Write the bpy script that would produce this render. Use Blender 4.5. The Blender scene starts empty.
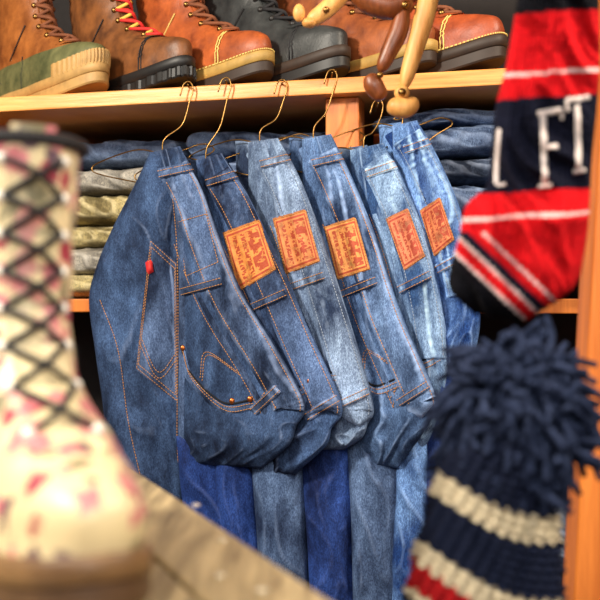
import bpy, bmesh, math, random
from mathutils import Vector, Matrix, noise
from mathutils.bvhtree import BVHTree
random.seed(7)
CH=1.3
def sv(px,py,d):
    return Vector(((px-300)*d/1000.0, d, CH+(300-py)*d/1000.0))
S=bpy.context.scene
try:
    S.view_settings.view_transform='Standard'
except Exception: pass

# ------------------------------------------------------------ materials
def newmat(name):
    m=bpy.data.materials.new(name); m.use_nodes=True
    nt=m.node_tree; b=nt.nodes['Principled BSDF']
    return m,nt,b
def N(nt,t,**k):
    n=nt.nodes.new(t)
    for a,v in k.items(): setattr(n,a,v)
    return n
def rgb(r,g,b):
    f=lambda c:((c/255+0.055)/1.055)**2.4 if c>10 else c/255/12.92
    return (f(r),f(g),f(b),1)
def ramp(nt,stops):
    r=N(nt,'ShaderNodeValToRGB'); e=r.color_ramp.elements
    while len(e)<len(stops): e.new(0.5)
    for i,(p,c) in enumerate(stops): e[i].position=p; e[i].color=c
    return r
def objcoord(nt,scale=(1,1,1),rot=(0,0,0),loc=(0,0,0)):
    tc=N(nt,'ShaderNodeTexCoord'); mp=N(nt,'ShaderNodeMapping')
    mp.inputs['Scale'].default_value=scale; mp.inputs['Rotation'].default_value=rot; mp.inputs['Location'].default_value=loc
    nt.links.new(tc.outputs['Object'],mp.inputs['Vector']); return mp
def mixc(nt,fac,a,b,mode='MIX'):
    m=N(nt,'ShaderNodeMix',data_type='RGBA',blend_type=mode)
    for sock,v in ((0,fac),(6,a),(7,b)):
        if hasattr(v,'links'): nt.links.new(v,m.inputs[sock])
        else: m.inputs[sock].default_value=v
    return m.outputs[2]
def bump(nt,b,h,strength,dist=0.002):
    bp=N(nt,'ShaderNodeBump'); bp.inputs['Strength'].default_value=strength; bp.inputs['Distance'].default_value=dist
    nt.links.new(h,bp.inputs['Height']); nt.links.new(bp.outputs[0],b.inputs['Normal'])
def noisetex(nt,vec,scale,detail=3,rough=.55):
    n=N(nt,'ShaderNodeTexNoise'); n.inputs['Scale'].default_value=scale; n.inputs['Detail'].default_value=detail
    n.inputs['Roughness'].default_value=rough
    nt.links.new(vec,n.inputs['Vector']); return n
def denim(name,dark,light,seed=0,fade=.5,wear=.8):
    m,nt,b=newmat(name)
    c1=objcoord(nt,(1,1,.6),loc=(seed,seed*2,0)); n1=noisetex(nt,c1.outputs[0],13,6,.62)
    r1=ramp(nt,[(fade-.12,dark),(fade+.16,light)]); nt.links.new(n1.outputs[0],r1.inputs[0])
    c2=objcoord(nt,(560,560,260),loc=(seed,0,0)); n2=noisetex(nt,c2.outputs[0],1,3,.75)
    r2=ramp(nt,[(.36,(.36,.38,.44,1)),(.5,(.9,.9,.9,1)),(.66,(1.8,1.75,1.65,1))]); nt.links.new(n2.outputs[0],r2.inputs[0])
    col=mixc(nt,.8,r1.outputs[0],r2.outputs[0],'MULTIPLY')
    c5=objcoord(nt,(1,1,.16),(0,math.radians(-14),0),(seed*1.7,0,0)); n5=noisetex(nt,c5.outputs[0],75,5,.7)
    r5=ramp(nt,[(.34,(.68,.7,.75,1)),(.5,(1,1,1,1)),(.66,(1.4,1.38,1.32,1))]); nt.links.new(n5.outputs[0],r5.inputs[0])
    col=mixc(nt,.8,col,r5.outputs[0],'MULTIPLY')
    g=N(nt,'ShaderNodeNewGeometry'); rp=ramp(nt,[(.512,(0,0,0,1)),(.565,(1,1,1,1))])
    nt.links.new(g.outputs['Pointiness'],rp.inputs[0])
    n4=noisetex(nt,c1.outputs[0],90,3); 
    li=tuple(min(1,x*1.35+.12) for x in light[:3])+(1,)
    mm=N(nt,'ShaderNodeMath',operation='MULTIPLY'); nt.links.new(rp.outputs[0],mm.inputs[0]); nt.links.new(n4.outputs[0],mm.inputs[1])
    m2=N(nt,'ShaderNodeMath',operation='MULTIPLY'); nt.links.new(mm.outputs[0],m2.inputs[0]); m2.inputs[1].default_value=wear*1.3
    col=mixc(nt,m2.outputs[0],col,li)
    nt.links.new(col,b.inputs['Base Color']); b.inputs['Roughness'].default_value=.85
    b.inputs['Specular IOR Level'].default_value=.2
    bump(nt,b,n2.outputs[0],.6,.0012)
    return m
def wood(name,a,bb,scale=(3,30,30),rough=.5,rot=(0,0,0)):
    m,nt,b=newmat(name); c=objcoord(nt,scale,rot); n=noisetex(nt,c.outputs[0],1.5,6,.6)
    r=ramp(nt,[(.3,a),(.7,bb)]); nt.links.new(n.outputs[0],r.inputs[0]); nt.links.new(r.outputs[0],b.inputs['Base Color'])
    b.inputs['Roughness'].default_value=rough; bump(nt,b,n.outputs[0],.3,.003); return m
def leather(name,a,bb,rough=.48,sc=25):
    m,nt,b=newmat(name); c=objcoord(nt); n=noisetex(nt,c.outputs[0],sc,5,.6)
    r=ramp(nt,[(.32,a),(.68,bb)]); nt.links.new(n.outputs[0],r.inputs[0]); nt.links.new(r.outputs[0],b.inputs['Base Color'])
    n2=noisetex(nt,c.outputs[0],300,3); bump(nt,b,n2.outputs[0],.35,.0012)
    b.inputs['Roughness'].default_value=rough; return m
def plain(name,c,rough=.6,metal=0):
    m,nt,b=newmat(name); k=objcoord(nt); n=noisetex(nt,k.outputs[0],60,3)
    d=tuple(x*.75 for x in c[:3])+(1,); r=ramp(nt,[(.3,d),(.6,c)]); nt.links.new(n.outputs[0],r.inputs[0])
    nt.links.new(r.outputs[0],b.inputs['Base Color']); b.inputs['Roughness'].default_value=rough; b.inputs['Metallic'].default_value=metal
    return m
def knitmat(name):
    m,nt,b=newmat(name); at=N(nt,'ShaderNodeAttribute',attribute_name='Col')
    c=objcoord(nt); n=noisetex(nt,c.outputs[0],300,3)
    r=ramp(nt,[(.3,(.45,.45,.45,1)),(.65,(1.15,1.15,1.15,1))]); nt.links.new(n.outputs[0],r.inputs[0])
    col=mixc(nt,.8,at.outputs['Color'],r.outputs[0],'MULTIPLY'); nt.links.new(col,b.inputs['Base Color'])
    b.inputs['Roughness'].default_value=.95; b.inputs['Specular IOR Level'].default_value=.1
    bump(nt,b,n.outputs[0],.6,.003); return m
def patchmat(name,seed,base,ink):
    m,nt,b=newmat(name)
    uv=N(nt,'ShaderNodeUVMap'); sp=N(nt,'ShaderNodeSeparateXYZ'); nt.links.new(uv.outputs[0],sp.inputs[0])
    def M(op,a,bv=None,cv=None):
        n=N(nt,'ShaderNodeMath',operation=op)
        for i,v in enumerate((a,bv,cv)):
            if v is None: continue
            if hasattr(v,'links'): nt.links.new(v,n.inputs[i])
            else: n.inputs[i].default_value=v
        return n.outputs[0]
    U,V=sp.outputs[0],sp.outputs[1]
    au=M('MULTIPLY',M('ABSOLUTE',M('SUBTRACT',U,.5)),2); av=M('MULTIPLY',M('ABSOLUTE',M('SUBTRACT',V,.5)),2)
    mx=M('MAXIMUM',au,av); fr=M('MULTIPLY',M('GREATER_THAN',mx,.78),M('LESS_THAN',mx,.85))
    rim=M('GREATER_THAN',mx,.93)
    inside=M('LESS_THAN',mx,.72)
    mp=N(nt,'ShaderNodeMapping'); mp.inputs['Scale'].default_value=(9,26,1); mp.inputs['Location'].default_value=(seed,seed,0)
    nt.links.new(uv.outputs[0],mp.inputs[0]); n=noisetex(nt,mp.outputs[0],1,1)
    glyph=M('GREATER_THAN',n.outputs[0],.47)
    row=M('GREATER_THAN',M('SINE',M('MULTIPLY',U,31)),-.1)
    small=M('MULTIPLY',M('MULTIPLY',glyph,row),inside)
    mp2=N(nt,'ShaderNodeMapping'); mp2.inputs['Scale'].default_value=(3,9,1); mp2.inputs['Location'].default_value=(seed*3,seed,0)
    nt.links.new(uv.outputs[0],mp2.inputs[0]); n2=noisetex(nt,mp2.outputs[0],1,1)
    big=M('MULTIPLY',M('GREATER_THAN',n2.outputs[0],.5),M('MULTIPLY',M('GREATER_THAN',U,.55),inside))
    c=objcoord(nt,loc=(seed,0,0)); n3=noisetex(nt,c.outputs[0],60,6,.7)
    worn=M('GREATER_THAN',n3.outputs[0],.40)
    mask=M('MULTIPLY',M('MULTIPLY',M('MAXIMUM',fr,M('MAXIMUM',small,big)),worn),.85)
    d=tuple(x*.45 for x in base[:3])+(1,)
    r=ramp(nt,[(.34,d),(.54,base)]); nt.links.new(n3.outputs[0],r.inputs[0])
    col=mixc(nt,mask,r.outputs[0],ink); col=mixc(nt,M('MULTIPLY',rim,.6),col,rgb(110,56,24)); nt.links.new(col,b.inputs['Base Color']); b.inputs['Roughness'].default_value=.65
    bump(nt,b,n3.outputs[0],.9,.004)
    return m
def floralmat():
    m,nt,b=newmat('floral_canvas'); c=objcoord(nt)
    nz=noisetex(nt,c.outputs[0],70,3)
    vadd=N(nt,'ShaderNodeVectorMath',operation='MULTIPLY_ADD'); vadd.inputs[1].default_value=(.022,.022,.022)
    nt.links.new(nz.outputs['Color'],vadd.inputs[0]); nt.links.new(c.outputs[0],vadd.inputs[2])
    v=N(nt,'ShaderNodeTexVoronoi'); v.inputs['Scale'].default_value=58; nt.links.new(vadd.outputs[0],v.inputs['Vector'])
    r=ramp(nt,[(0,(1,1,1,1)),(.44,(1,1,1,1)),(.6,(0,0,0,1))]); nt.links.new(v.outputs['Distance'],r.inputs[0])
    sc=N(nt,'ShaderNodeSeparateColor'); nt.links.new(v.outputs['Color'],sc.inputs[0])
    rc=ramp(nt,[(0,rgb(196,116,120)),(.26,rgb(150,52,68)),(.40,rgb(204,140,132)),(.54,rgb(92,66,80)),(.66,rgb(128,120,92)),(.76,rgb(210,192,152))])
    rc.color_ramp.interpolation='CONSTANT'; nt.links.new(sc.outputs[0],rc.inputs[0])
    col=mixc(nt,r.outputs[0],rgb(206,190,150),rc.outputs[0])
    nt.links.new(col,b.inputs['Base Color']); b.inputs['Roughness'].default_value=.45
    return m

J_DK=[rgb(20,32,56),rgb(18,28,52),rgb(38,52,80),rgb(26,44,76),rgb(46,74,118),rgb(30,60,118)]
J_LT=[rgb(66,90,130),rgb(70,96,140),rgb(122,144,176),rgb(96,126,172),rgb(138,168,204),rgb(112,150,206)]
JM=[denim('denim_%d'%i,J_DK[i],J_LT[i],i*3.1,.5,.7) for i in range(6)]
def lt_(c,k=1.25,a=.03): return tuple(min(1,x*k+a) for x in c[:3])+(1,)
JW=[denim('denim_band_%d'%i,J_DK[i],lt_(J_LT[i]),i*3.1+1.7,.5,1.2) for i in range(6)]
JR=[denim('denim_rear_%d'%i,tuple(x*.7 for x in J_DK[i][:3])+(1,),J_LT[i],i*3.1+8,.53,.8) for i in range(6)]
legblue=denim('denim_deep_blue',rgb(14,28,70),rgb(46,76,150),20,.5,.35)
leggrey=denim('denim_grey_blue',rgb(34,48,78),rgb(92,116,156),23,.5,.35)
stackden=denim('denim_stack',rgb(30,38,54),rgb(92,106,132),31)
stackden2=denim('denim_stack_blue',rgb(42,56,86),rgb(124,146,182),37)
khaki=denim('khaki_twill',rgb(104,92,60),rgb(190,174,124),41)
grey=denim('grey_twill',rgb(96,92,86),rgb(176,170,158),43)
thread=plain('orange_thread',rgb(206,142,74),.7)
thread2=plain('pale_thread',rgb(160,172,190),.8)
copper=plain('copper',rgb(190,110,56),.35,.9)
brass=plain('brass_wire',rgb(150,114,64),.35,1)
redtab=plain('red_cloth',rgb(200,30,30),.7)
slit_shade=plain('slit_shade_paint',rgb(12,16,26),.9)
pine=wood('pine_shelf_wood',rgb(200,118,48),rgb(244,172,94),(4,4,60),.4)
pine2=wood('pine_post_wood',rgb(176,88,28),rgb(226,132,54),(40,40,3),.45)
oldwood=wood('weathered_table_wood',rgb(92,76,50),rgb(200,178,134),(60,5,60),.35,(0,0,math.radians(-22)))
lightwood=wood('turned_beech',rgb(190,126,60),rgb(232,176,100),(60,60,8),.5)
darkwood=wood('turned_walnut',rgb(84,40,16),rgb(146,76,34),(60,60,8),.4)
blackrub=plain('black_rubber',rgb(26,24,24),.5)
blacklace=plain('black_lace',rgb(22,20,24),.8)
lamp_m=plain('hook_enamel',rgb(40,40,40),.4,.4)

# ------------------------------------------------------------ mesh helpers
class MB:
    def __init__(s): s.v=[]; s.f=[]; s.uv=None
    def add(s,v,f):
        o=len(s.v); s.v+= [Vector(x) for x in v]; s.f+=[tuple(i+o for i in q) for q in f]
    def xf(s,M):
        s.v=[M@x for x in s.v]; return s
    def build(s,name,mat,smooth=True,bev=0):
        me=bpy.data.meshes.new(name); me.from_pydata(s.v,[],s.f); me.update()
        bm=bmesh.new(); bm.from_mesh(me); bmesh.ops.recalc_face_normals(bm,faces=bm.faces); bm.to_mesh(me); bm.free()
        if smooth:
            for p in me.polygons: p.use_smooth=True
        ob=bpy.data.objects.new(name,me); S.collection.objects.link(ob); me.materials.append(mat)
        if bev:
            md=ob.modifiers.new('b','BEVEL'); md.width=bev; md.segments=2
        return ob
def group(name,parts):
    parts=[p for p in parts if p]
    cs=[Vector(c) for p in parts for c in p.bound_box]
    lo=Vector([min(c[i] for c in cs) for i in range(3)]); hi=Vector([max(c[i] for c in cs) for i in range(3)])
    e=bpy.data.objects.new(name,None); S.collection.objects.link(e); e.location=(lo+hi)/2; e.empty_display_size=.05
    Mi=Matrix.Translation(-e.location)
    for p in parts: p.parent=e; p.matrix_parent_inverse=Mi
    return e
def spl(pts,n):
    pts=[Vector(p) for p in pts]; P=[pts[0]*2-pts[1]]+pts+[pts[-1]*2-pts[-2]]
    K=len(pts)-1; out=[]
    for i in range(n):
        t=i/(n-1)*K; k=min(int(t),K-1); u=t-k; a,b,c,d=P[k:k+4]
        out.append(.5*((2*b)+(c-a)*u+(2*a-5*b+4*c-d)*u*u+(3*b-a-3*c+d)*u**3))
    return out
def tube(path,rad,sides=7,caps=True):
    path=[Vector(p) for p in path]; n=len(path); v=[];f=[]
    if not hasattr(rad,'__len__'): rad=[rad]*n
    up=None
    for i,p in enumerate(path):
        t=(path[min(i+1,n-1)]-path[max(i-1,0)])
        if t.length<1e-9: t=Vector((0,0,1))
        t.normalize()
        if up is None:
            up=Vector((0,0,1)) if abs(t.z)<.9 else Vector((1,0,0))
        a=(up-t*up.dot(t)); 
        if a.length<1e-6: a=t.orthogonal()
        a.normalize(); up=a; b=t.cross(a)
        for k in range(sides):
            th=2*math.pi*k/sides; v.append(p+(a*math.cos(th)+b*math.sin(th))*rad[i])
    for i in range(n-1):
        for k in range(sides):
            k2=(k+1)%sides; f.append((i*sides+k,i*sides+k2,(i+1)*sides+k2,(i+1)*sides+k))
    if caps:
        f.append(tuple(range(sides))); f.append(tuple((n-1)*sides+k for k in range(sides)))
    return v,f
def turned(path,rads,n=24,sides=20):
    p=spl(path,n); r=spl([Vector((x,0,0)) for x in rads],n)
    rr=[max(.0004,x.x) for x in r]
    for i in range(4):
        k=math.sqrt(1-(1-(i+.3)/4)**2); rr[i]*=k; rr[-1-i]*=k
    return tube(p,rr,sides)
def box(center,size,rz=0,M=None):
    mb=MB(); hx,hy,hz=[s/2 for s in size]
    v=[Vector((x,y,z)) for x in(-hx,hx) for y in(-hy,hy) for z in(-hz,hz)]
    R=Matrix.Rotation(rz,4,'Z') if M is None else M
    f=[(0,1,3,2),(4,6,7,5),(0,4,5,1),(2,3,7,6),(0,2,6,4),(1,5,7,3)]
    mb.add([R@x+Vector(center) for x in v],f); return mb
def ell(center,r,seg=20,ring=12,M=None):
    v=[];f=[]; c=Vector(center)
    for i in range(ring+1):
        ph=math.pi*i/ring
        for k in range(seg):
            th=2*math.pi*k/seg; p=Vector((r[0]*math.sin(ph)*math.cos(th),r[1]*math.sin(ph)*math.sin(th),r[2]*math.cos(ph)))
            v.append(c+(M@p if M else p))
    for i in range(ring):
        for k in range(seg):
            k2=(k+1)%seg; f.append((i*seg+k,i*seg+k2,(i+1)*seg+k2,(i+1)*seg+k))
    return v,f

# ------------------------------------------------------------ room shell
wallm=plain('dark_plaster',rgb(30,26,26),.9); floorm=wood('floor_boards',rgb(60,40,26),rgb(96,68,44),(4,30,4),.5)
ceilm=plain('ceiling_paint',rgb(120,110,98),.9)
box((0,1.2,-.05),(5,4.6,.1)).build('floor',floorm,False)
box((0,2.6,1.35),(5,.1,2.7)).build('wall_back',wallm,False)
box((-2.45,.8,1.35),(.1,3.5,2.7)).build('wall_left',wallm,False)
box((2.45,.8,1.35),(.1,3.5,2.7)).build('wall_right',wallm,False)
box((0,1.2,2.75),(5,4.6,.1)).build('ceiling',ceilm,False)

# ------------------------------------------------------------ shelf unit
A0=Vector((-.508,1.722,0)); E=Vector((.838,-.222,0)).normalized(); NB=Vector((-E.y,E.x,0)); AZ=math.atan2(E.y,E.x)
ZT=CH+.3495
def F(s,b,z): 
    p=A0+E*s+NB*b; p.z=z; return p
parts=[]
SC,SW=.62,1.9
parts.append(box(F(SC,.20,ZT-.0125),(SW,.40,.025),AZ).build('top_board',pine,False,.002))
parts.append(box(F(SC,.30,1.29),(SW,.34,.024),AZ).build('middle_board',pine2,False,.002))
parts.append(box(F(SC,.30,.62),(SW,.34,.024),AZ).build('lower_board',pine,False,.002))
parts.append(box(F(SC,.30,.12),(SW,.34,.024),AZ).build('bottom_board',pine,False,.002))
for i,s in enumerate((-.31,.588,1.52)):
    parts.append(box(F(s,.05,(ZT-.026)/2),(.055,.045,ZT-.026),AZ).build('upright_%d'%i,pine2,False,.002))
    parts.append(box(F(s,.45,1.1),(.05,.04,2.2),AZ).build('rear_upright_%d'%i,pine2,False,.002))
parts.append(box(F(SC,.48,1.1),(SW,.012,2.2),AZ).build('back_panel',wallm,False))
group('wooden_shelf_unit',parts)

def rdg(a,k=3): return 1-min(1.4,abs(a)*k)
def stack(name,s0,s1,b0,z0,z1,mats,seed):
    rnd=random.Random(seed); parts=[]; z=z0; i=0
    while z<z1-.02:
        h=rnd.uniform(.038,.060); h=min(h,z1-z); mb=MB(); n=60; m=48; v=[];f=[]
        off=rnd.uniform(-.016,.016); bo=rnd.uniform(-.024,.010); tilt=rnd.uniform(-.006,.006)
        for a in range(n+1):
            s=s0+off+(s1-s0)*a/n; endk=min(1,math.sqrt(max(0,1-(max(0,abs(a/n-.5)-.42)/.08)**2))+.15)
            for k in range(m):
                th=2*math.pi*k/m; cx=math.cos(th); cz=math.sin(th)
                bx=math.copysign(abs(cx)**.5,cx)*.115*(.93+.07*endk); bz=math.copysign(abs(cz)**.7,cz)*h/2*endk
                nz=noise.noise(Vector((s*12,bx*14,i*3.3+seed)))*.014+rdg(noise.noise(Vector((s*22+cz*.8,cz*1.8,i+seed))))*.006
                v.append(F(s,b0+.115+bo+bx-nz,z+h/2+bz+tilt*(a/n-.5)*3+nz*.35*endk))
        for a in range(n):
            for k in range(m):
                k2=(k+1)%m; f.append((a*m+k,a*m+k2,(a+1)*m+k2,(a+1)*m+k))
        f.append(tuple(range(m))); f.append(tuple(n*m+k for k in range(m)))
        mb.add(v,f); parts.append(mb.build('folded_pair_%d'%i,mats[min(i,len(mats)-1)]))
        z+=h*.97; i+=1
    group(name,parts)
stack('folded_trousers_stack',-.03,.27,.15,1.303,1.61,[khaki,grey,khaki,khaki,grey,stackden2,stackden,stackden],3)
stack('folded_jeans_stack',.285,.545,.14,1.303,1.61,[stackden,stackden2,stackden,stackden2,stackden2,stackden2,stackden],5)
stack('folded_jeans_stack',.63,.93,.09,1.303,1.61,[stackden2,stackden,stackden2,stackden2,stackden,stackden2,stackden2],9)
stack('folded_jeans_stack',.98,1.26,.12,1.303,1.55,[stackden2,stackden],29)
stack('folded_jeans_stack',-.03,.27,.14,.633,.95,[stackden],13)
stack('folded_jeans_stack',.285,.545,.14,.633,.95,[stackden],15)
stack('folded_jeans_stack',.63,.93,.14,.633,.95,[stackden],19)

# ------------------------------------------------------------ jeans
def crease(x,y,seed,ang=.9,amp=.006):
    c,s=math.cos(ang),math.sin(ang); wv=noise.noise(Vector((x*.02,y*.012,seed+3)))*26
    x+=wv; u=x*c+y*s; w=-x*s+y*c
    a=noise.noise(Vector((u*.011,w*.036,seed))); b=noise.noise(Vector((u*.03,w*.085,seed+9)))
    return amp*(rdg(a,2.6)*.9+rdg(b,2.2)*.22)
def creaseST(s,t,x,y,seed,amp):
    wv=noise.noise(Vector((t*5,s*1.2,seed)))*.9
    a=noise.noise(Vector((s*1.6+wv+t*1.5,t*2.4,seed+1)))
    b=noise.noise(Vector((s*1.9-t*4+wv,t*6+s*1.4,seed+2)))
    e=noise.noise(Vector((s*4.5+t*3+wv,t*4.0-s,seed+12)))
    c=noise.noise(Vector((x*.04,y*.03+s,seed+5)))
    g=noise.noise(Vector((x*.11+y*.05,y*.10-x*.04,seed+6)))
    return amp*(rdg(a,2.8)*1.0+rdg(b,2.5)*.5*(.3+t)+rdg(e,3.0)*.14+c*.6+g*.12)
def loft(L,R,df,T,n=110,m=84,seed=0,ang=.9,amp=.006,topk=.12,endk=.12,sup=.75,st=False):
    Ls=spl([(a,b,0) for a,b in L],n); Rs=spl([(a,b,0) for a,b in R],n); v=[];f=[];pp=[]
    for i in range(n):
        t=i/(n-1); l,r=Ls[i],Rs[i]; c=(l+r)/2; h=(r-l)/2
        tk=1
        if t<topk: tk=math.sqrt(max(0.02,1-(1-t/topk)**2))
        if t>1-endk: tk=math.sqrt(max(.004,1-((t-1+endk)/endk)**2))
        sag=(.8+.45*t) if st else 1
        for k in range(m):
            th=2*math.pi*k/m; cs=math.cos(th); p=c+h*cs; sn=math.sin(th); ss=math.copysign(abs(sn)**sup,sn)
            w=creaseST(cs,t,p.x,p.y,seed+(0 if sn>0 else 50),amp) if st else crease(p.x,p.y,seed,ang,amp)
            d=df(p.x,p.y)-T*sag*tk*ss + (-w)*abs(ss)**.7*(.35+.65*tk)*(1 if sn>0 else -1)*(tk>.1)
            v.append(sv(p.x,p.y,d)); pp.append((p.x,p.y,th,t))
    for i in range(n-1):
        for k in range(m):
            k2=(k+1)%m; f.append((i*m+k,i*m+k2,(i+1)*m+k2,(i+1)*m+k))
    f.append(tuple(range(m))); f.append(tuple((n-1)*m+k for k in range(m)))
    mb=MB(); mb.add(v,f); mb.pp=pp; mb.Ls=Ls; mb.Rs=Rs; return mb
CAM=Vector((0,0,CH))
class Proj:
    def __init__(s,mbs,dguess):
        v=[];f=[]
        for mb in mbs:
            o=len(v); v+=mb.v; f+=[tuple(i+o for i in q) for q in mb.f if len(q)<6]
        s.t=BVHTree.FromPolygons(v,f); s.d=dguess
    def __call__(s,px,py,off):
        d=Vector(((px-300)/1000,1,(300-py)/1000)).normalized()
        h=s.t.ray_cast(CAM,d)
        if h[0] is None:
            q=s.t.find_nearest(sv(px,py,s.d(px,py)))[0]
        else: q=h[0]
        return q-d*off
def ribbon(pr,path,width,off=.003,n=50,m=8,round_=0,seed=0):
    p=spl([(a,b,0) for a,b in path],n); v=[];f=[]
    for i in range(n):
        t=(p[min(i+1,n-1)]-p[max(i-1,0)]).normalized(); nn=Vector((-t.y,t.x,0))
        for k in range(m+1):
            u=k/m; w=width
            q=p[i]+nn*(u-.5)*w; o=off if 0<k<m and 0<i<n-1 else -.001
            if round_ and o>0: o+=round_*(1-abs(2*u-1)**2.5)*.6+round_*.5*noise.noise(Vector((i*.35,u*1.5,seed)))
            v.append(pr(q.x,q.y,o))
    for i in range(n-1):
        for k in range(m): f.append((i*(m+1)+k,i*(m+1)+k+1,(i+1)*(m+1)+k+1,(i+1)*(m+1)+k))
    mb=MB(); mb.add(v,f); return mb
def quad(pr,c,off=.003,n=14,stiff=0):
    a,b,cc,d=[Vector((x,y,0)) for x,y in c]; v=[];f=[];uv=[]
    for i in range(n+1):
        for k in range(n+1):
            s,t=k/n,i/n; q=(a*(1-s)+b*s)*(1-t)+(d*(1-s)+cc*s)*t
            edge=i in(0,n) or k in(0,n); v.append(pr(q.x,q.y,-.001 if edge else off)); uv.append((s,t))
    for i in range(n):
        for k in range(n): f.append((i*(n+1)+k,i*(n+1)+k+1,(i+1)*(n+1)+k+1,(i+1)*(n+1)+k))
    mb=MB(); mb.add(v,f); mb.uvs=uv; return mb
def stitches(mb,pr,path,off=.0010,r=.00058,dash=True):
    p=spl([(a,b,0) for a,b in path],max(12,len(path)*8))
    w=[pr(q.x,q.y,off) for q in p]
    L=[0]
    for i in range(1,len(w)): L.append(L[-1]+(w[i]-w[i-1]).length)
    def at(s):
        for i in range(1,len(w)):
            if L[i]>=s: 
                k=(s-L[i-1])/max(1e-9,L[i]-L[i-1]); return w[i-1].lerp(w[i],k)
        return w[-1]
    s=0
    while s<L[-1]:
        mb.add(*tube([at(s),at(min(L[-1],s+.0034))],r,4)); s+=.0048
def off_path(Rs,o,t0,t1,k=14):
    n=len(Rs); out=[]
    for i in range(k):
        j=int((t0+(t1-t0)*i/(k-1))*(n-1)); t=(Rs[min(j+4,n-1)]-Rs[max(j-4,0)]).normalized()
        q=Rs[j]+Vector((-t.y,t.x,0))*o; out.append((q.x,q.y))
    return out
J=[
 dict(top=168,D=1.625,L=[(152,152),(160,200),(170,260),(174,340),(174,400),(176,440),(184,464)],
      R=[(180,146),(203,188),(222,243),(243,293),(274,343),(301,392),(305,412),(297,426),(289,446),(262,468)],
      t1=.68,loops=[((180,292),(221,281)),((252,412),(278,388)),((158,174),(194,166))],patch=None,
      front=[(181,345),(190,372),(222,402),(252,400)],coin=[(200,378),(206,352),(238,372)],rivets=[(183,348),(232,401),(250,399)]),
 dict(top=212,D=1.61,L=[(196,160),(198,220),(205,300),(215,380),(225,440),(248,476)],
      R=[(222,153),(246,190),(267,233),(290,283),(316,343),(339,394),(342,415),(332,428),(326,446),(296,474)],
      t1=.68,loops=[((247,309),(286,292)),((306,417),(338,398)),((206,183),(238,173))],patch=[(222,232),(260,218),(277,270),(238,293)],
      front=[(252,338),(262,366),(290,388),(312,380)],coin=None,rivets=[(254,341),(310,381)]),
 dict(top=264,D=1.59,L=[(248,142),(250,220),(262,300),(275,380),(290,430),(305,450)],
      R=[(278,138),(300,178),(323,238),(346,308),(366,374),(374,410),(368,424),(362,438),(344,450)],
      t1=.70,loops=[((284,289),(324,275)),((338,405),(368,391)),((260,164),(292,156))],patch=[(272,218),(306,208),(321,262),(285,276)],
      front=[(300,330),(312,356),(330,372),(348,366)],coin=None,rivets=[(302,333)]),
 dict(top=317,D=1.572,L=[(302,139),(304,220),(314,300),(330,380),(345,430),(358,464)],
      R=[(331,134),(352,177),(375,234),(398,304),(421,358),(438,399),(432,416),(424,432),(398,468)],
      t1=.68,loops=[((336,296),(376,280)),((398,403),(428,384)),((312,163),(346,155))],patch=[(323,226),(356,216),(371,270),(337,281)],
      front=[(345,325),(352,358),(372,385),(398,378)],coin=[(362,372),(366,350),(388,362)],rivets=[(347,329)]),
 dict(top=368,D=1.555,L=[(350,150),(352,220),(362,300),(372,360),(382,420),(392,462)],
      R=[(383,143),(403,178),(425,234),(439,289),(448,350),(444,400),(436,430),(415,466)],
      t1=.60,loops=[((398,290),(430,274)),((366,174),(398,163))],patch=[(385,218),(408,207),(426,257),(404,272)],
      front=[(400,320),(406,345),(420,360),(438,352)],coin=None,rivets=[]),
 dict(top=404,D=1.54,L=[(392,126),(396,200),(412,270),(425,330),(435,376)],
      R=[(417,120),(437,155),(460,208),(472,258),(480,300),(478,340),(464,378)],
      t1=.64,loops=[((436,270),(462,256)),((404,150),(430,141))],patch=[(419,210),(440,196),(455,240),(434,258)],
      front=None,coin=None,rivets=[]),
]
LEGS={0:[([(176,436),(182,500),(192,560),(205,700),(210,860)],[(230,436),(234,500),(243,560),(252,700),(254,860)],1.60,legblue)],
 1:[([(214,440),(216,500),(222,560),(228,700),(230,860)],[(262,440),(258,500),(262,560),(270,700),(270,860)],1.585,legblue),
    ([(250,445),(254,500),(258,560),(262,700),(262,860)],[(306,440),(306,500),(308,560),(312,700),(312,860)],1.555,leggrey)],
 2:[([(300,420),(304,500),(308,560),(312,700),(312,860)],[(356,420),(354,500),(356,560),(360,700),(360,860)],1.54,legblue)],
 3:[([(346,440),(350,500),(352,560),(354,700),(354,860)],[(410,440),(412,490),(410,560),(408,700),(408,860)],1.52,leggrey)],
 4:[([(392,410),(396,480),(392,560),(392,700),(392,860)],[(438,400),(438,470),(430,560),(428,700),(428,860)],1.50,JM[5])],
 5:[([(425,340),(425,450),(423,560),(423,700),(423,860)],[(468,340),(466,450),(462,560),(462,700),(462,860)],1.49,legblue)]}
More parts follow.
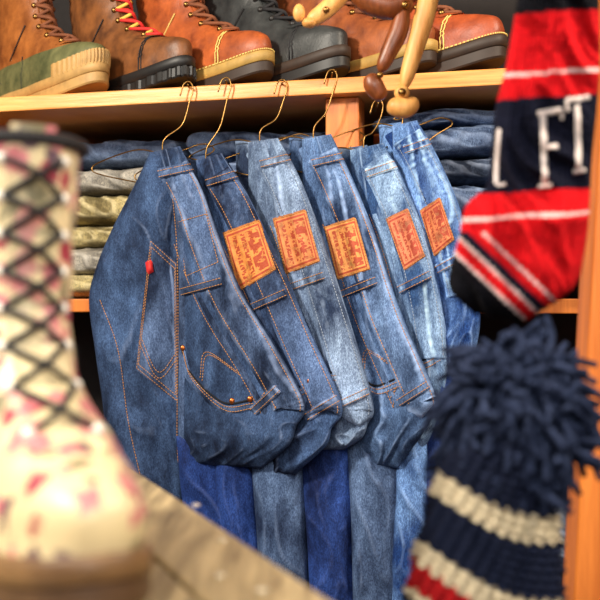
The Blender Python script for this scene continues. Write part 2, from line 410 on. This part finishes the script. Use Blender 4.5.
for ji,j in enumerate(J):
    parts=[]; K=.00115
    df=(lambda D,top:(lambda x,y:D-K*(x-top)+ (0 if x>top else K*.5*(x-top))))(j['D'],j['top'])
    body=loft(j['L'],j['R'],df,.021,n=170,m=130,seed=ji*5.3,amp=.0085,st=True,topk=.08)
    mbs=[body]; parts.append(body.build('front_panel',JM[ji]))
    if ji==0:
        Lp=[(150,152),(136,182),(114,225),(97,265),(89,300),(95,350),(102,400),(108,450),(120,500),(135,600),(140,860)]
        Rp=[(170,150),(180,200),(184,300),(184,370),(184,430),(183,480),(183,520),(190,560),(192,620),(195,700),(195,860)]
        pa=loft(Lp,Rp,lambda x,y:1.645-.0003*(x-140),.026,n=260,m=110,seed=44,ang=1.3,amp=.0105,topk=.06,endk=.03)
        mbs.append(pa); parts.append(pa.build('seat_and_leg',JM[0]))
    else:
        Lr=[(a-13+ (b-140)*.03,b-1) for a,b in j['L'][:3]]+[(a+6,b) for a,b in j['L'][3:4]]
        Rr=[(a-16,b+2) for a,b in j['R'][:4]]
        rp=loft(Lr,Rr,(lambda df:(lambda x,y:df(x,y)+.030))(df),.014,n=80,m=60,seed=ji*4+200,ang=1.2,amp=.006,topk=.06)
        parts.append(rp.build('rear_panel',JR[ji]))
        pr_=Proj([rp],df); rb=ribbon(pr_,off_path(rp.Rs,12,.03,.9),20,.003,n=50,round_=.002,seed=ji); parts.append(rb.build('rear_waistband',JW[ji]))
    for li,(L,R,d,mt) in enumerate(LEGS[ji]):
        lg=loft(L,R,(lambda d:(lambda x,y:d))(d),.026,n=150,m=70,seed=ji+li*7+60,ang=1.38,amp=.011,endk=.02)
        parts.append(lg.build('leg_%d'%li,mt))
    pr=Proj(mbs,df)
    wb=ribbon(pr,off_path(body.Rs,17,.04,j['t1']),33,.0042,n=120,m=12,round_=.003,seed=ji*3); parts.append(wb.build('waistband',JW[ji]))
    pw=Proj(mbs+[wb],df)
    st=MB(); st2=MB()
    for o in (5,30): stitches(st2 if ji in(2,4,5) else st,pw,off_path(body.Rs,o,.06,j['t1']-.01))
    yk=ribbon(pr,off_path(body.Rs,41,.2,j['t1']+.08),6,.0016,n=60,m=4); parts.append(yk.build('felled_seam',JW[ji]))
    stitches(st,pr,off_path(body.Rs,45.5,.2,j['t1']+.08))
    loops=MB()
    for a,b in j['loops']:
        mid=((a[0]+b[0])/2,(a[1]+b[1])/2); r=ribbon(pw,[a,mid,b],11,.0042,n=16,m=8,round_=.002); loops.add(r.v,r.f)
        dx,dy=b[0]-a[0],b[1]-a[1]; l=math.hypot(dx,dy); nx,ny=-dy/l*3,dx/l*3
        for sg in(1,-1): stitches(st,pw,[(a[0]+nx*sg,a[1]+ny*sg),(mid[0]+nx*sg,mid[1]+ny*sg),(b[0]+nx*sg,b[1]+ny*sg)],off=.0060)
    parts.append(loops.build('belt_loops',JW[ji]))
    if j['patch']:
        q=quad(pw,j['patch'],.0042,n=16); mt=patchmat('patch_leather_%d'%ji,ji*2.7+1,rgb(*[(0,0,0),(224,138,64),(212,132,74),(220,144,76),(214,124,84),(214,124,76)][ji]),rgb(156,42,24))
        ob=q.build('leather_patch',mt); 
        uvl=ob.data.uv_layers.new(name='UVMap')
        for lp in ob.data.loops: uvl.data[lp.index].uv=q.uvs[lp.vertex_index]
        parts.append(ob)
        c=j['patch']; cx=sum(p[0] for p in c)/4; cy=sum(p[1] for p in c)/4; ins=[(cx+(p[0]-cx)*.93,cy+(p[1]-cy)*.93) for p in c]+[(cx+(c[0][0]-cx)*.93,cy+(c[0][1]-cy)*.93)]
        for a,b in zip(ins[:-1],ins[1:]): stitches(st,pw,[a,((a[0]+b[0])/2,(a[1]+b[1])/2),b],off=.005)
    if j['front']:
        op=MB(); p=spl([(a,b,0) for a,b in j['front']],24); op.add(*tube([pr(q.x,q.y,.0002) for q in p],.0018,6)); parts.append(op.build('pocket_slit_shade',slit_shade))  # near-black tube paints the shade inside the pocket slit
        hem=ribbon(pr,[(a,b+6) for a,b in j['front']],9,.003,n=24,m=4); parts.append(hem.build('pocket_hem',JW[ji]))
        for o in(3.5,8): stitches(st,pr,[(a+o*.3,b+o) for a,b in j['front']],off=.0042)
    if j['coin']: stitches(st,pr,j['coin']); stitches(st,pr,[(a+2,b+3) for a,b in j['coin']])
    if j['rivets']:
        rv=MB()
        for x,y in j['rivets']: rv.add(*ell(pr(x,y,.003),(.0046,.0022,.0046),14,8))
        parts.append(rv.build('rivets',copper))
    if ji==0:
        pc=[(150,238),(177,262),(178,404),(135,370)]
        q=quad(pr,pc,.0042,n=26); parts.append(q.build('back_pocket',JW[0])); pq=Proj(mbs+[q],df)
        for k in(.93,.86):
            cx,cy=160,320; ins=[(cx+(x-cx)*k,cy+(y-cy)*(k+.03)) for x,y in pc]; ins.append(ins[0])
            for a,b in zip(ins[:-1],ins[1:]): stitches(st,pq,[a,((a[0]+b[0])/2,(a[1]+b[1])/2),b])
        stitches(st,pq,[(140,335),(158,372),(177,352)]); stitches(st,pq,[(139,342),(158,378),(177,359)])
        rt=quad(pq,[(145,262),(152,258),(154,272),(147,276)],.006,n=4); parts.append(rt.build('red_tab',redtab))
        sm=ribbon(pr,[(176,190),(181,250),(182,330),(181,430),(182,462)],7,.002,n=70,m=4); parts.append(sm.build('side_seam',JW[0]))
        stitches(st,pr,[(172,190),(177,250),(178,330),(177,430),(178,462)])
        stitches(st,pr,[(100,300),(118,350),(128,420),(140,475)])
        bx=[(178,222),(206,214),(218,262),(186,276)]
        for a,b in zip(bx,bx[1:]+bx[:1]): stitches(st,pw,[a,((a[0]+b[0])/2,(a[1]+b[1])/2),b])
    if ji==4:
        rt=quad(pr,[(376,254),(381,250),(379,266),(374,264)],.006,n=4); parts.append(rt.build('red_tab',redtab))
    parts.append(st.build('stitching',thread))
    if st2.v: parts.append(st2.build('pale_stitching',thread2))
    group('hanging_jeans',parts)
    # wire hanger + peg
    tx,ty=(j['L'][0][0]+j['R'][0][0])/2,j['L'][0][1]; d=j['D']
    hk=[(190,82),(228,78),(284,80),(334,70),(380,100),(402,96)][ji]
    hp=[]
    hx,hy=hk
    for (x,y,dd) in [(hx-10,hy+14,d),(hx-6,hy+2,d),(hx,hy,d),(hx+3,hy+8,d),(hx-1,hy+22,d),(hx-8,(hy+ty)/2+8,d),(tx-2,ty-12,d),(tx-3,ty+6,d)]: hp.append(sv(x,y,dd))
    w=MB(); w.add(*tube(spl(hp,50),.0012,7))
    w.add(*tube(spl([sv(tx-3,ty+2,d),sv(tx-30,ty-2,d+.03),sv(tx-66,ty+10,d+.07),sv(tx-74,ty+18,d+.075),sv(tx-60,ty+24,d+.06),sv(tx-10,ty+34,d+.01)],40),.0012,7))
    w.add(*tube(spl([sv(tx-3,ty+2,d),sv(tx+12,ty+0,d-.0),sv(tx+36,ty-8,d+.02),sv(tx+48,ty-2,d+.03),sv(tx+30,ty+10,d+.02),sv(tx+6,ty+30,d)],40),.0012,7))
    hob=[w.build('wire',brass)]
    e0=sv(hx-2,hy+3,d); peg=MB(); peg.add(*tube([e0+Vector((0,-.006,-.001)),e0+Vector((0,.06,-.001))],.0016,8)); hob.append(peg.build('screw_peg',brass))
    group('wire_hanger',hob)

# ------------------------------------------------------------ boots
SL=[(.028,0,.290,.050),(.040,-.003,.293,.051),(.055,-.002,.290,.050),(.068,.002,.275,.047),(.080,.006,.246,.044),(.092,.008,.212,.041),
    (.105,.008,.184,.039),(.120,.010,.161,.038),(.140,.011,.146,.038),(.165,.008,.138,.040),(.205,.002,.137,.044),(.250,-.004,.140,.048)]
def boot(name,loc,heading,up,solem,soleside,lacem,laces2=None,scale=1,wid=1,hgt=.25,stitch=None,lug=False,cap=True,collar=None,rubber=None,eyem=None,zk=1.0,lsp=.019,lr=.0024,tongue=None):
    def sl(z):
        z=min(max(z,SL[0][0]),SL[-1][0]*1.3)
        for a,b in zip(SL[:-1],SL[1:]):
            if z<=b[0] or b is SL[-1]:
                k=(z-a[0])/(b[0]-a[0]); return [a[i]+(b[i]-a[i])*k for i in(1,2,3)]
    def smooth(z):
        q=[sl(z+dz) for dz in(-.006,-.003,0,.003,.006)]; return [sum(x[i] for x in q)/5 for i in range(3)]
    def spring(x): return .012*max(0,(x-.19)/.1)**2
    def pt(z,th,o=0):
        x0,x1,hw=smooth(z); a=(x1-x0)/2+o; xc=(x0+x1)/2; c,s=math.cos(th),math.sin(th); x=xc+a*math.copysign(abs(c)**.9,c)
        u=(x-x0)/max(.01,x1-x0); long=min(1,max(0,((x1-x0)-.16)/.1))
        wf=1-long*(.22*math.exp(-((u-.42)/.2)**2)+.14*max(0,1-u/.3))
        return Vector((x,(hw+o)*wid*wf*math.copysign(abs(s)**.85,s),z*zk+spring(x)))
    def atxy(z,y,o=0):
        x0,x1,hw=smooth(z); a=(x1-x0)/2; xc=(x0+x1)/2; r=min(.99,abs(y)/(hw*wid)); return Vector((xc+a*math.sqrt(1-r*r)+o,y,z*zk+spring(x1)+o*.4))
    M=Matrix.Translation(loc)@Matrix.Rotation(heading,4,'Z')@Matrix.Scale(scale,4)
    parts=[]
    def fin(mb,n,m,**k): mb.xf(M); parts.append(mb.build(n,m,**k))
    def shell(z0,z1,o,nz,ns=64,rib=None,cap_top=False):
        v=[];f=[]
        for i in range(nz+1):
            z=z0+(z1-z0)*i/nz
            for k in range(ns):
                th=2*math.pi*k/ns; oo=o+(rib(z,th) if rib else 0); v.append(pt(z,th,oo))
        for i in range(nz):
            for k in range(ns): k2=(k+1)%ns; f.append((i*ns+k,i*ns+k2,(i+1)*ns+k2,(i+1)*ns+k))
        if cap_top: f.append(tuple(nz*ns+k for k in range(ns)))
        mb=MB(); mb.add(v,f); return mb
    def wr(z,th):
        p=pt(z,th); fl=math.exp(-((p.x-.19)/.035)**2)
        return noise.noise(Vector((p.x*38,p.y*16,z*50+loc[0]*20)))*.0026+fl*.0022*rdg(noise.noise(Vector((p.x*70+z*40,p.y*10,loc[0]*9))),3)
    fin(shell(.026,hgt,0,90,ns=90,rib=wr),'upper',up)
    inn=shell(.10,hgt,-.004,14,cap_top=False); fin(inn,'lining',blacklace)
    if rubber:
        fin(shell(.026,.078,.0028,26,ns=160),'rubber_shell',rubber[0])
        fin(shell(.028,.050,.005,10,ns=240,rib=lambda z,th:(.0016*math.cos(th*70) if abs(math.remainder(th,2*math.pi))<1.15 else -.004)),'ribbed_toe_bumper',rubber[1])
    ns=180
    def solering(z,o,lg=0):
        r=[]
        for k in range(ns):
            th=2*math.pi*k/ns; p=pt(.030,th,o+(lg*(1 if math.sin(th*34)>0 else 0)))
            zz=z
            if z<.012 and .075<p.x<.125: zz=z+.009
            r.append(Vector((p.x,p.y,zz+spring(p.x))))
        return r
    def slab(zs,os,lg=0):
        v=[];f=[]
        for z,o in zip(zs,os): v+=solering(z,o,lg)
        for i in range(len(zs)-1):
            for k in range(ns): k2=(k+1)%ns; f.append((i*ns+k,i*ns+k2,(i+1)*ns+k2,(i+1)*ns+k))
        f.append(tuple(range(ns))); f.append(tuple((len(zs)-1)*ns+k for k in range(ns)))
        mb=MB(); mb.add(v,f); return mb
    fin(slab([0,.002,.013,.014],[.002,.004,.004,.003],.0028 if lug else 0),'outsole',solem,smooth=False)
    fin(slab([.014,.0145,.026,.028],[.003,.0055,.0055,.003],0),'midsole_welt',soleside)
    if stitch:
        mb=MB()
        for k in range(120):
            th=2*math.pi*k/120; a=pt(.030,th,.0045); b=pt(.030,th+.034,.0045); a.z=.0285+spring(a.x); b.z=.0285+spring(b.x); mb.add(*tube([a,b],.0011,5))
        fin(mb,'welt_stitching',stitch)
    v=[];f=[]; zs=[.082+(hgt+.008-.082)*i/30 for i in range(31)]
    for z in zs:
        for k in range(9): v.append(atxy(z,(-.016+.004*k)*wid,.0012))
    for i in range(30):
        for k in range(8): f.append((i*9+k,i*9+k+1,(i+1)*9+k+1,(i+1)*9+k))
    mb=MB(); mb.add(v,f); fin(mb,'tongue',tongue or up)
    for sg in(1,-1):
        v=[];f=[]
        for z in [.079+(hgt-.079)*i/30 for i in range(31)]:
            for k in range(7):
                o=.0036 if 0<k<6 else .0004; v.append(atxy(z,sg*(.013+.0028*k)*wid,o))
        for i in range(30):
            for k in range(6): f.append((i*7+k,i*7+k+1,(i+1)*7+k+1,(i+1)*7+k))
        mb=MB(); mb.add(v,f); fin(mb,'eyestay_%d'%(sg+1),up)
    n=int((hgt-.09)/lsp)+1; lz=[.088+lsp*i for i in range(n)]; mb=MB(); mb2=MB(); ey=MB()
    for i,z in enumerate(lz):
        if z>hgt-.004: break
        for sg in(1,-1):
            p=atxy(z,sg*.022*wid,.0045); ey.add(*ell(p,(.0042,.0042,.0042),10,6))
            if i+1<n and lz[i+1]<=hgt:
                q=atxy(lz[i+1],-sg*.020*wid,.0055); mid=(atxy((z+lz[i+1])/2,0,.0085+.002*(sg>0)))
                (mb if (not laces2 or sg>0) else mb2).add(*tube(spl([p,mid,q],10),lr,7))
        if lsp<.022: mb.add(*tube(spl([atxy(z,-.020*wid,.005),atxy(z,0,.0055),atxy(z,.020*wid,.005)],10),lr*.9,7))
    fin(mb,'laces',lacem); fin(ey,'eyelets',eyem or brass)
    if mb2.v: fin(mb2,'second_lace',laces2)
    sm=MB()
    def xcurve(x,zmax=.2,off=.001,z0=.03):
        pts=[]
        z=z0
        while z<zmax:
            x0,x1,hw=smooth(z); 
            if x>x1-.0005: break
            best=min((abs(pt(z,t*.02).x-x),t*.02) for t in range(1,156))[1]
            pts.append(pt(z,best,off)); z+=.002
        return pts
    xs=[.222,.226] if cap else []
    for x in xs+[.118]:
        c=xcurve(x,.2 if x>.2 else .085,off=.0022); 
        if len(c)>2:
            mir=[Vector((p.x,-p.y,p.z)) for p in reversed(c)]
            if x>.2: sm.add(*tube(c+mir,.0009,5))
            else: sm.add(*tube(c,.0009,5)); sm.add(*tube(mir,.0009,5))
    for sg in (1,-1):
        c=[pt(.085+.05*q/10,sg*(1.9-.9*q/10),.002) for q in range(11)]; sm.add(*tube(c,.0009,5))
        c=[pt(.05+.075*q/10,sg*(2.2+.5*math.sin(q/10*math.pi/2)),.002) for q in range(11)]; sm.add(*tube(c,.0009,5))
    fin(sm,'seams',stitch or blacklace)
    mb=MB(); c=[pt(hgt,2*math.pi*k/40,.001) for k in range(41)]; mb.add(*tube(c,.0045,8,False)); fin(mb,'collar',collar or up)
    return group(name,parts)
tan_l=leather('rust_tan_leather',rgb(116,50,22),rgb(184,92,42)); brn=leather('brown_leather',rgb(78,44,22),rgb(138,84,42))
mid=leather('chestnut_leather',rgb(100,46,24),rgb(162,88,44)); blk=leather('black_leather',rgb(22,24,26),rgb(58,60,60))
rust=leather('rust_leather',rgb(110,42,20),rgb(172,78,38)); duckup=leather('duck_brown_leather',rgb(110,58,22),rgb(168,100,46))
olive=leather('olive_rubber',rgb(66,70,42),rgb(112,110,70),.5); tanrub=plain('tan_rubber',rgb(180,140,82),.6)
redl=plain('red_lace',rgb(214,40,36),.8); yel=plain('yellow_lace',rgb(226,190,80),.8); brl=plain('brown_lace',rgb(120,66,36),.8)
crepe=plain('crepe_sole',rgb(176,140,72),.6); dkbr=plain('dark_brown_sole',rgb(50,34,24),.6); yst=plain('yellow_welt_thread',rgb(226,196,110),.7)
H=math.radians(-48)
BS=1.28
def toeloc(px,inset=.010,sc=BS):
    r=(px-300)/1000; t=(r*1.722+.508)/(.838+r*.222); p=Vector((-.508+.838*t,1.722-.222*t,0))+NB*inset
    h=H; p=p-Vector((math.cos(h),math.sin(h),0))*.290*sc; p.z=ZT+.0005; return p
ops=[dict(up=duckup,solem=tanrub,soleside=tanrub,lacem=brl,rubber=(olive,tanrub),cap=False),
 dict(up=brn,solem=blackrub,soleside=blackrub,lacem=redl,laces2=yel,lug=True),
 dict(up=tan_l,solem=dkbr,soleside=crepe,lacem=brl,stitch=yst),
 dict(up=blk,solem=blackrub,soleside=dkbr,lacem=blacklace,eyem=blackrub),
 dict(up=mid,solem=dkbr,soleside=crepe,lacem=brl,cap=False),
 dict(up=rust,solem=dkbr,soleside=dkbr,lacem=brl,stitch=yst)]
for px,o in zip((98,185,265,342,430,500),ops):
    boot('lace_up_boot' if o is not ops[0] else 'duck_boot',toeloc(px),H,wid=.66,scale=BS,zk=.88,**o)

# ------------------------------------------------------------ table with floral boot
TZ=1.128
parts=[]
e1=Vector((.05,.50,0)); e2=Vector((-.19,1.07,0)); dr=(e2-e1).normalized(); nl=Vector((-dr.y,dr.x,0))
ang=math.atan2(dr.y,dr.x)
wds=[.07,.14,.14,.14]; o=0
for i,w in enumerate(wds):
    c=(e1+e2)/2+nl*(o+w/2)-dr*.12; c.z=TZ-.015
    parts.append(box(c,(.95,w-.003,.03),ang).build('plank_%d'%i,oldwood,False,.002)); o+=w
c=(e1+e2)/2+nl*.25-dr*.12
for a in(-.42,.42):
    for b in(-.2,.2):
        q=c+dr*a+nl*b; q.z=(TZ-.03)/2; parts.append(box(q,(.05,.05,TZ-.03),ang).build('table_leg',oldwood,False,.003))
nm=MB()
for px,py in((220,575),(222,540),(196,505),(262,590)):
    z=TZ+.0008-CH; d=-z*1000/(py-300); nm.add(*ell(sv(px,py,d),(.004,.004,.0012),12,6))
parts.append(nm.build('pale_discs',plain('pale_disc_metal',rgb(235,225,200),.3,.6)))  # small pale raised discs on the planks
group('wooden_table',parts)
hd=math.radians(-62)
tip=Vector((-.100,.512,0)); L=tip-Vector((math.cos(hd),math.sin(hd),0))*.29*1.03
fm=floralmat()
boot('floral_lace_up_boot',Vector((L.x,L.y,TZ+.001)),hd,fm,leather('brown_outsole',rgb(56,36,24),rgb(88,62,40)),leather('tan_midsole',rgb(84,58,36),rgb(130,98,62)),blacklace,scale=1.03,hgt=.268,collar=blacklace,cap=False,wid=.90,eyem=plain('white_eyelet',rgb(235,230,220),.4,.2),lsp=.0235,lr=.0021)

# ------------------------------------------------------------ right post
pp=MB(); d=1.07
top=sv(594,0,d); bot=sv(561,600,d); dirv=(top-bot)/(top.z-bot.z)
def onl(z): return bot+dirv*(z-bot.z)
v=[]
for z in(0.0,2.7):
    b=onl(z); v+=[b+Vector((0,-.05,0)),b+Vector((.09,-.05,0)),b+Vector((.09,0,0)),b]
pp.add(v,[(0,1,2,3),(4,5,6,7),(0,1,5,4),(1,2,6,5),(2,3,7,6),(3,0,4,7)])
pst=pp.build('wooden_post',pine2,False,.004)

# ------------------------------------------------------------ knit scarf
def colored(mb,fn,name,mat):
    ob=mb.build(name,mat); ca=ob.data.color_attributes.new('Col','FLOAT_COLOR','POINT')
    for i,(x,y,th,t) in enumerate(mb.pp): ca.data[i].color=fn(x,y,th,t)
    return ob
RED=rgb(196,18,26); NAVY=rgb(18,20,36); WH=rgb(214,190,188); BLK=rgb(14,14,20)
kn=knitmat('knit_wool')
def scol(x,y,th,t):
    tl=y+ .06*(x-545)
    if y<232:
        if tl<12: return BLK
        if 71<tl<74.5: return WH
        if 97<=tl<190: return NAVY
        if 213<tl<217: return WH
        return RED
    q=(y-240)-(x-455)*.95
    if q<-36: return RED
    if q<-32: return WH
    if q<-20: return RED
    if q<-8: return NAVY
    if q<-4: return WH
    if q<11: return RED
    if q<15: return WH
    return BLK
sc=loft([(530,-90),(522,-30),(514,20),(505,70),(495,110),(490,160),(486,186),(466,206),(458,240),(449,272),(451,292),(474,314)],
        [(598,-90),(598,-30),(600,20),(600,70),(597,110),(592,160),(590,200),(588,230),(584,255),(578,280),(562,298),(520,324)],
        lambda x,y:.84-.02*max(0,min(1,(y-190)/30)),.034,n=420,m=220,seed=90,ang=1.2,amp=.012,sup=.8)
for i,(x,y,th,t) in enumerate(sc.pp):
    sc.v[i]+=Vector((0,-.0018*math.sin(th*60)*abs(math.sin(th)),0.0008*math.sin(y*1.3)))
scp=[colored(sc,scol,'scarf_body',kn)]
pr=Proj([sc],lambda x,y:.83)
lt=MB()
def stroke(pts,w): 
    r=ribbon(pr,pts,w,.003,n=20,m=4); lt.add(r.v,r.f)
stroke([(543,113),(544,150),(545,186)],7); stroke([(537,114),(550,112),(562,110)],7); stroke([(544,148),(551,147),(558,146)],6); stroke([(538,187),(545,186),(552,185)],5); stroke([(561,108),(562,114),(562,120)],4)
stroke([(577,104),(578,135),(579,170)],7); stroke([(567,100),(577,99),(590,97)],6); stroke([(567,99),(567,105),(568,112)],4); stroke([(573,172),(579,171),(586,170)],5)
stroke([(499,128),(497,155),(496,184)],5); stroke([(496,185),(501,185),(506,184)],4)
scp.append(lt.build('knit_letters',plain('cream_wool',rgb(226,212,206),.95)))
hk=MB(); hk.add(*tube(spl([sv(565,-80,.84),sv(565,-130,.84),sv(580,-150,.90),sv(592,-140,.94),sv(602,-130,1.0)],20),.003,8)); scp.append(hk.build('hook',lamp_m))
group('striped_knit_scarf',scp)

# ------------------------------------------------------------ pompom hat
def f0(x): return 475+55*math.sin(max(-1,min(1,(x-430)/115))*math.pi/2)
CRM=rgb(208,194,164); NV=rgb(24,30,50); RD=rgb(160,24,28)
def hcol(x,y,th,t):
    b=y-f0(x)+2.5*math.sin(x*.5)
    if abs(b)<13: return CRM
    if 70<b<94: return CRM
    if 94<=b<124: return RD
    if 124<=b<136: return CRM
    return NV
ht=loft([(500,436),(452,452),(434,486),(420,535),(409,580),(402,640),(400,720)],[(524,436),(546,456),(554,500),(560,550),(562,600),(560,660),(556,720)],
        lambda x,y:.76,.055,n=420,m=200,seed=120,ang=1.2,amp=.003,sup=.95,endk=.04)
for i,(x,y,th,t) in enumerate(ht.pp):
    b=y-f0(x); ph=int(b//9)
    q=.0030*abs(math.sin(b*math.pi/9))+.0018*math.sin(x*.55+ph*2.0); ht.v[i]+=Vector((math.cos(th)*q,-math.sin(th)*q*1.3,0))
hp=[colored(ht,hcol,'knit_crown',kn)]
pc=sv(512,402,.76); mb=MB(); mb.add(*ell(pc,(.034,.034,.038)))
rnd=random.Random(4)
for i in range(950):
    z=rnd.uniform(-1,1); a=rnd.uniform(0,2*math.pi); r=math.sqrt(1-z*z); dv=Vector((r*math.cos(a),r*math.sin(a),z))
    side=Vector((rnd.gauss(0,1),rnd.gauss(0,1),rnd.gauss(0,1)-.5)); side-=dv*side.dot(dv); side.normalize()
    Ln=rnd.uniform(.036,.062)*(1+.22*max(0,-z)+.1*max(0,z))
    if rnd.random()<.12: Ln*=1.18
    cv=rnd.uniform(.010,.046); wob=rnd.uniform(-.010,.010); pts=[]
    s2=dv.cross(side); cl=rnd.uniform(0,.35)
    for k in range(9):
        u=k/8; pts.append(pc+dv*(.020+(Ln-.020)*(u-cl*u**3*.5))+side*cv*u*u+s2*wob*math.sin(u*6)+Vector((0,0,-.016*u*u)))
    mb.add(*tube(pts,[.0024,.0027,.0030,.0032,.0032,.0032,.0031,.0030,.0024],6))
def yarn(name,a,bb):
    m,nt,b=newmat(name); c=objcoord(nt); n=noisetex(nt,c.outputs[0],120,3); r=ramp(nt,[(.35,a),(.65,bb)]); nt.links.new(n.outputs[0],r.inputs[0]); nt.links.new(r.outputs[0],b.inputs['Base Color'])
    b.inputs['Roughness'].default_value=1; b.inputs['Specular IOR Level'].default_value=.05; n2=noisetex(nt,c.outputs[0],700,2); bump(nt,b,n2.outputs[0],1,.003); return m
pm=yarn('navy_wool_yarn',rgb(24,30,48),rgb(58,68,96)); hp.append(mb.build('pompom',pm))
sd=MB(); bz=sv(480,720,.76)
sd.add(*tube([Vector((bz.x,bz.y,0.02)),Vector((bz.x,bz.y,bz.z-.012))],.012,16)); sd.add(*turned([Vector((bz.x,bz.y,bz.z-.02)),Vector((bz.x,bz.y,bz.z-.002))],[.05,.05]))
sd.add(*tube([Vector((bz.x,bz.y,0)),Vector((bz.x,bz.y,.025))],.12,32))
group('pompom_beanie',hp); group('hat_stand',[sd.build('stand_body',darkwood)])

# ------------------------------------------------------------ jointed wooden figure
d=1.25; k=d/1000
def TP(pts,rads,n=24): return turned([sv(x,y,d) for x,y in pts],[r*k for r in rads],n)
la=MB(); la.add(*TP([(356,-26),(340,-4),(326,10),(308,23)],[8,9,9,7.5])); la.add(*ell(sv(299,13,d),(6*k,6*k,9*k))); la.add(*ell(sv(309,23,d-.004),(7*k,7*k,5*k)))
lb=MB(); lb.add(*TP([(434,-30),(426,10),(414,52),(403,90)],[9,10.5,9,6.5])); lb.add(*TP([(388,103),(397,107),(408,107),(417,99)],[7,10,10,6])); lb.add(*ell(sv(402,93,d),(8*k,8*k,8*k)))
dk=MB(); dk.add(*TP([(350,-14),(368,0),(392,6),(412,-6)],[9,13,13,8])); dk.add(*TP([(404,4),(399,30),(389,52),(380,72)],[7,9.5,8.5,6])); dk.add(*TP([(371,74),(374,86),(384,99)],[7,10,7])); dk.add(*ell(sv(405,6,d),(9*k,9*k,9*k)))
dk.add(*turned([sv(385,-10,d),sv(388,-60,d),sv(390,-120,d)],[.022,.035,.03])); dk.add(*ell(sv(392,-165,d),(.026,.026,.034)))
jt=MB()
for x,y,r in((405,5,4),(380,75,3.5),(402,92,4),(326,10,3.5)): jt.add(*ell(sv(x,y,d-.011),(r*k,r*k,r*k)))
cd=MB(); cd.add(*tube([sv(392,-190,d),Vector((sv(392,-190,d).x,d,2.7))],.0015,6))
group('jointed_wooden_figure',[la.build('light_limb',lightwood),lb.build('light_leg_and_foot',lightwood),dk.build('walnut_body_and_arm',darkwood),jt.build('joint_pins',brass),cd.build('hanging_cord',thread)])

# ------------------------------------------------------------ lights
def lamp(name,loc,tgt,size,en,col):
    ld=bpy.data.lights.new(name,'AREA'); ld.size=size; ld.energy=en; ld.color=col
    o=bpy.data.objects.new(name,ld); S.collection.objects.link(o); o.location=loc
    o.rotation_euler=(Vector(tgt)-Vector(loc)).to_track_quat('-Z','Y').to_euler(); return o
lamp('ceiling_spot_light',(-1.2,.35,2.3),(0,1.6,1.35),.25,54,(1,.91,.77))
lamp('ceiling_spot_light',(1.1,.4,2.45),(.1,1.6,1.45),.3,38,(1,.86,.68))
lamp('front_fill_light',(0,-.8,2.1),(0,1.6,1.2),1.0,30,(1,.94,.86))  # unseen area lamp added behind the camera as front fill
w=bpy.data.worlds.new('world'); S.world=w; w.use_nodes=True; bg=w.node_tree.nodes['Background']; bg.inputs[0].default_value=(.9,.9,1,1); bg.inputs[1].default_value=.26

cam=bpy.data.cameras.new('camera'); co=bpy.data.objects.new('camera',cam); S.collection.objects.link(co)
co.location=(0,0,CH); co.rotation_euler=(math.pi/2,0,0); cam.lens=60; cam.sensor_width=36; cam.clip_start=.02
cam.dof.use_dof=True; cam.dof.focus_distance=1.52; cam.dof.aperture_fstop=5.2
S.camera=co
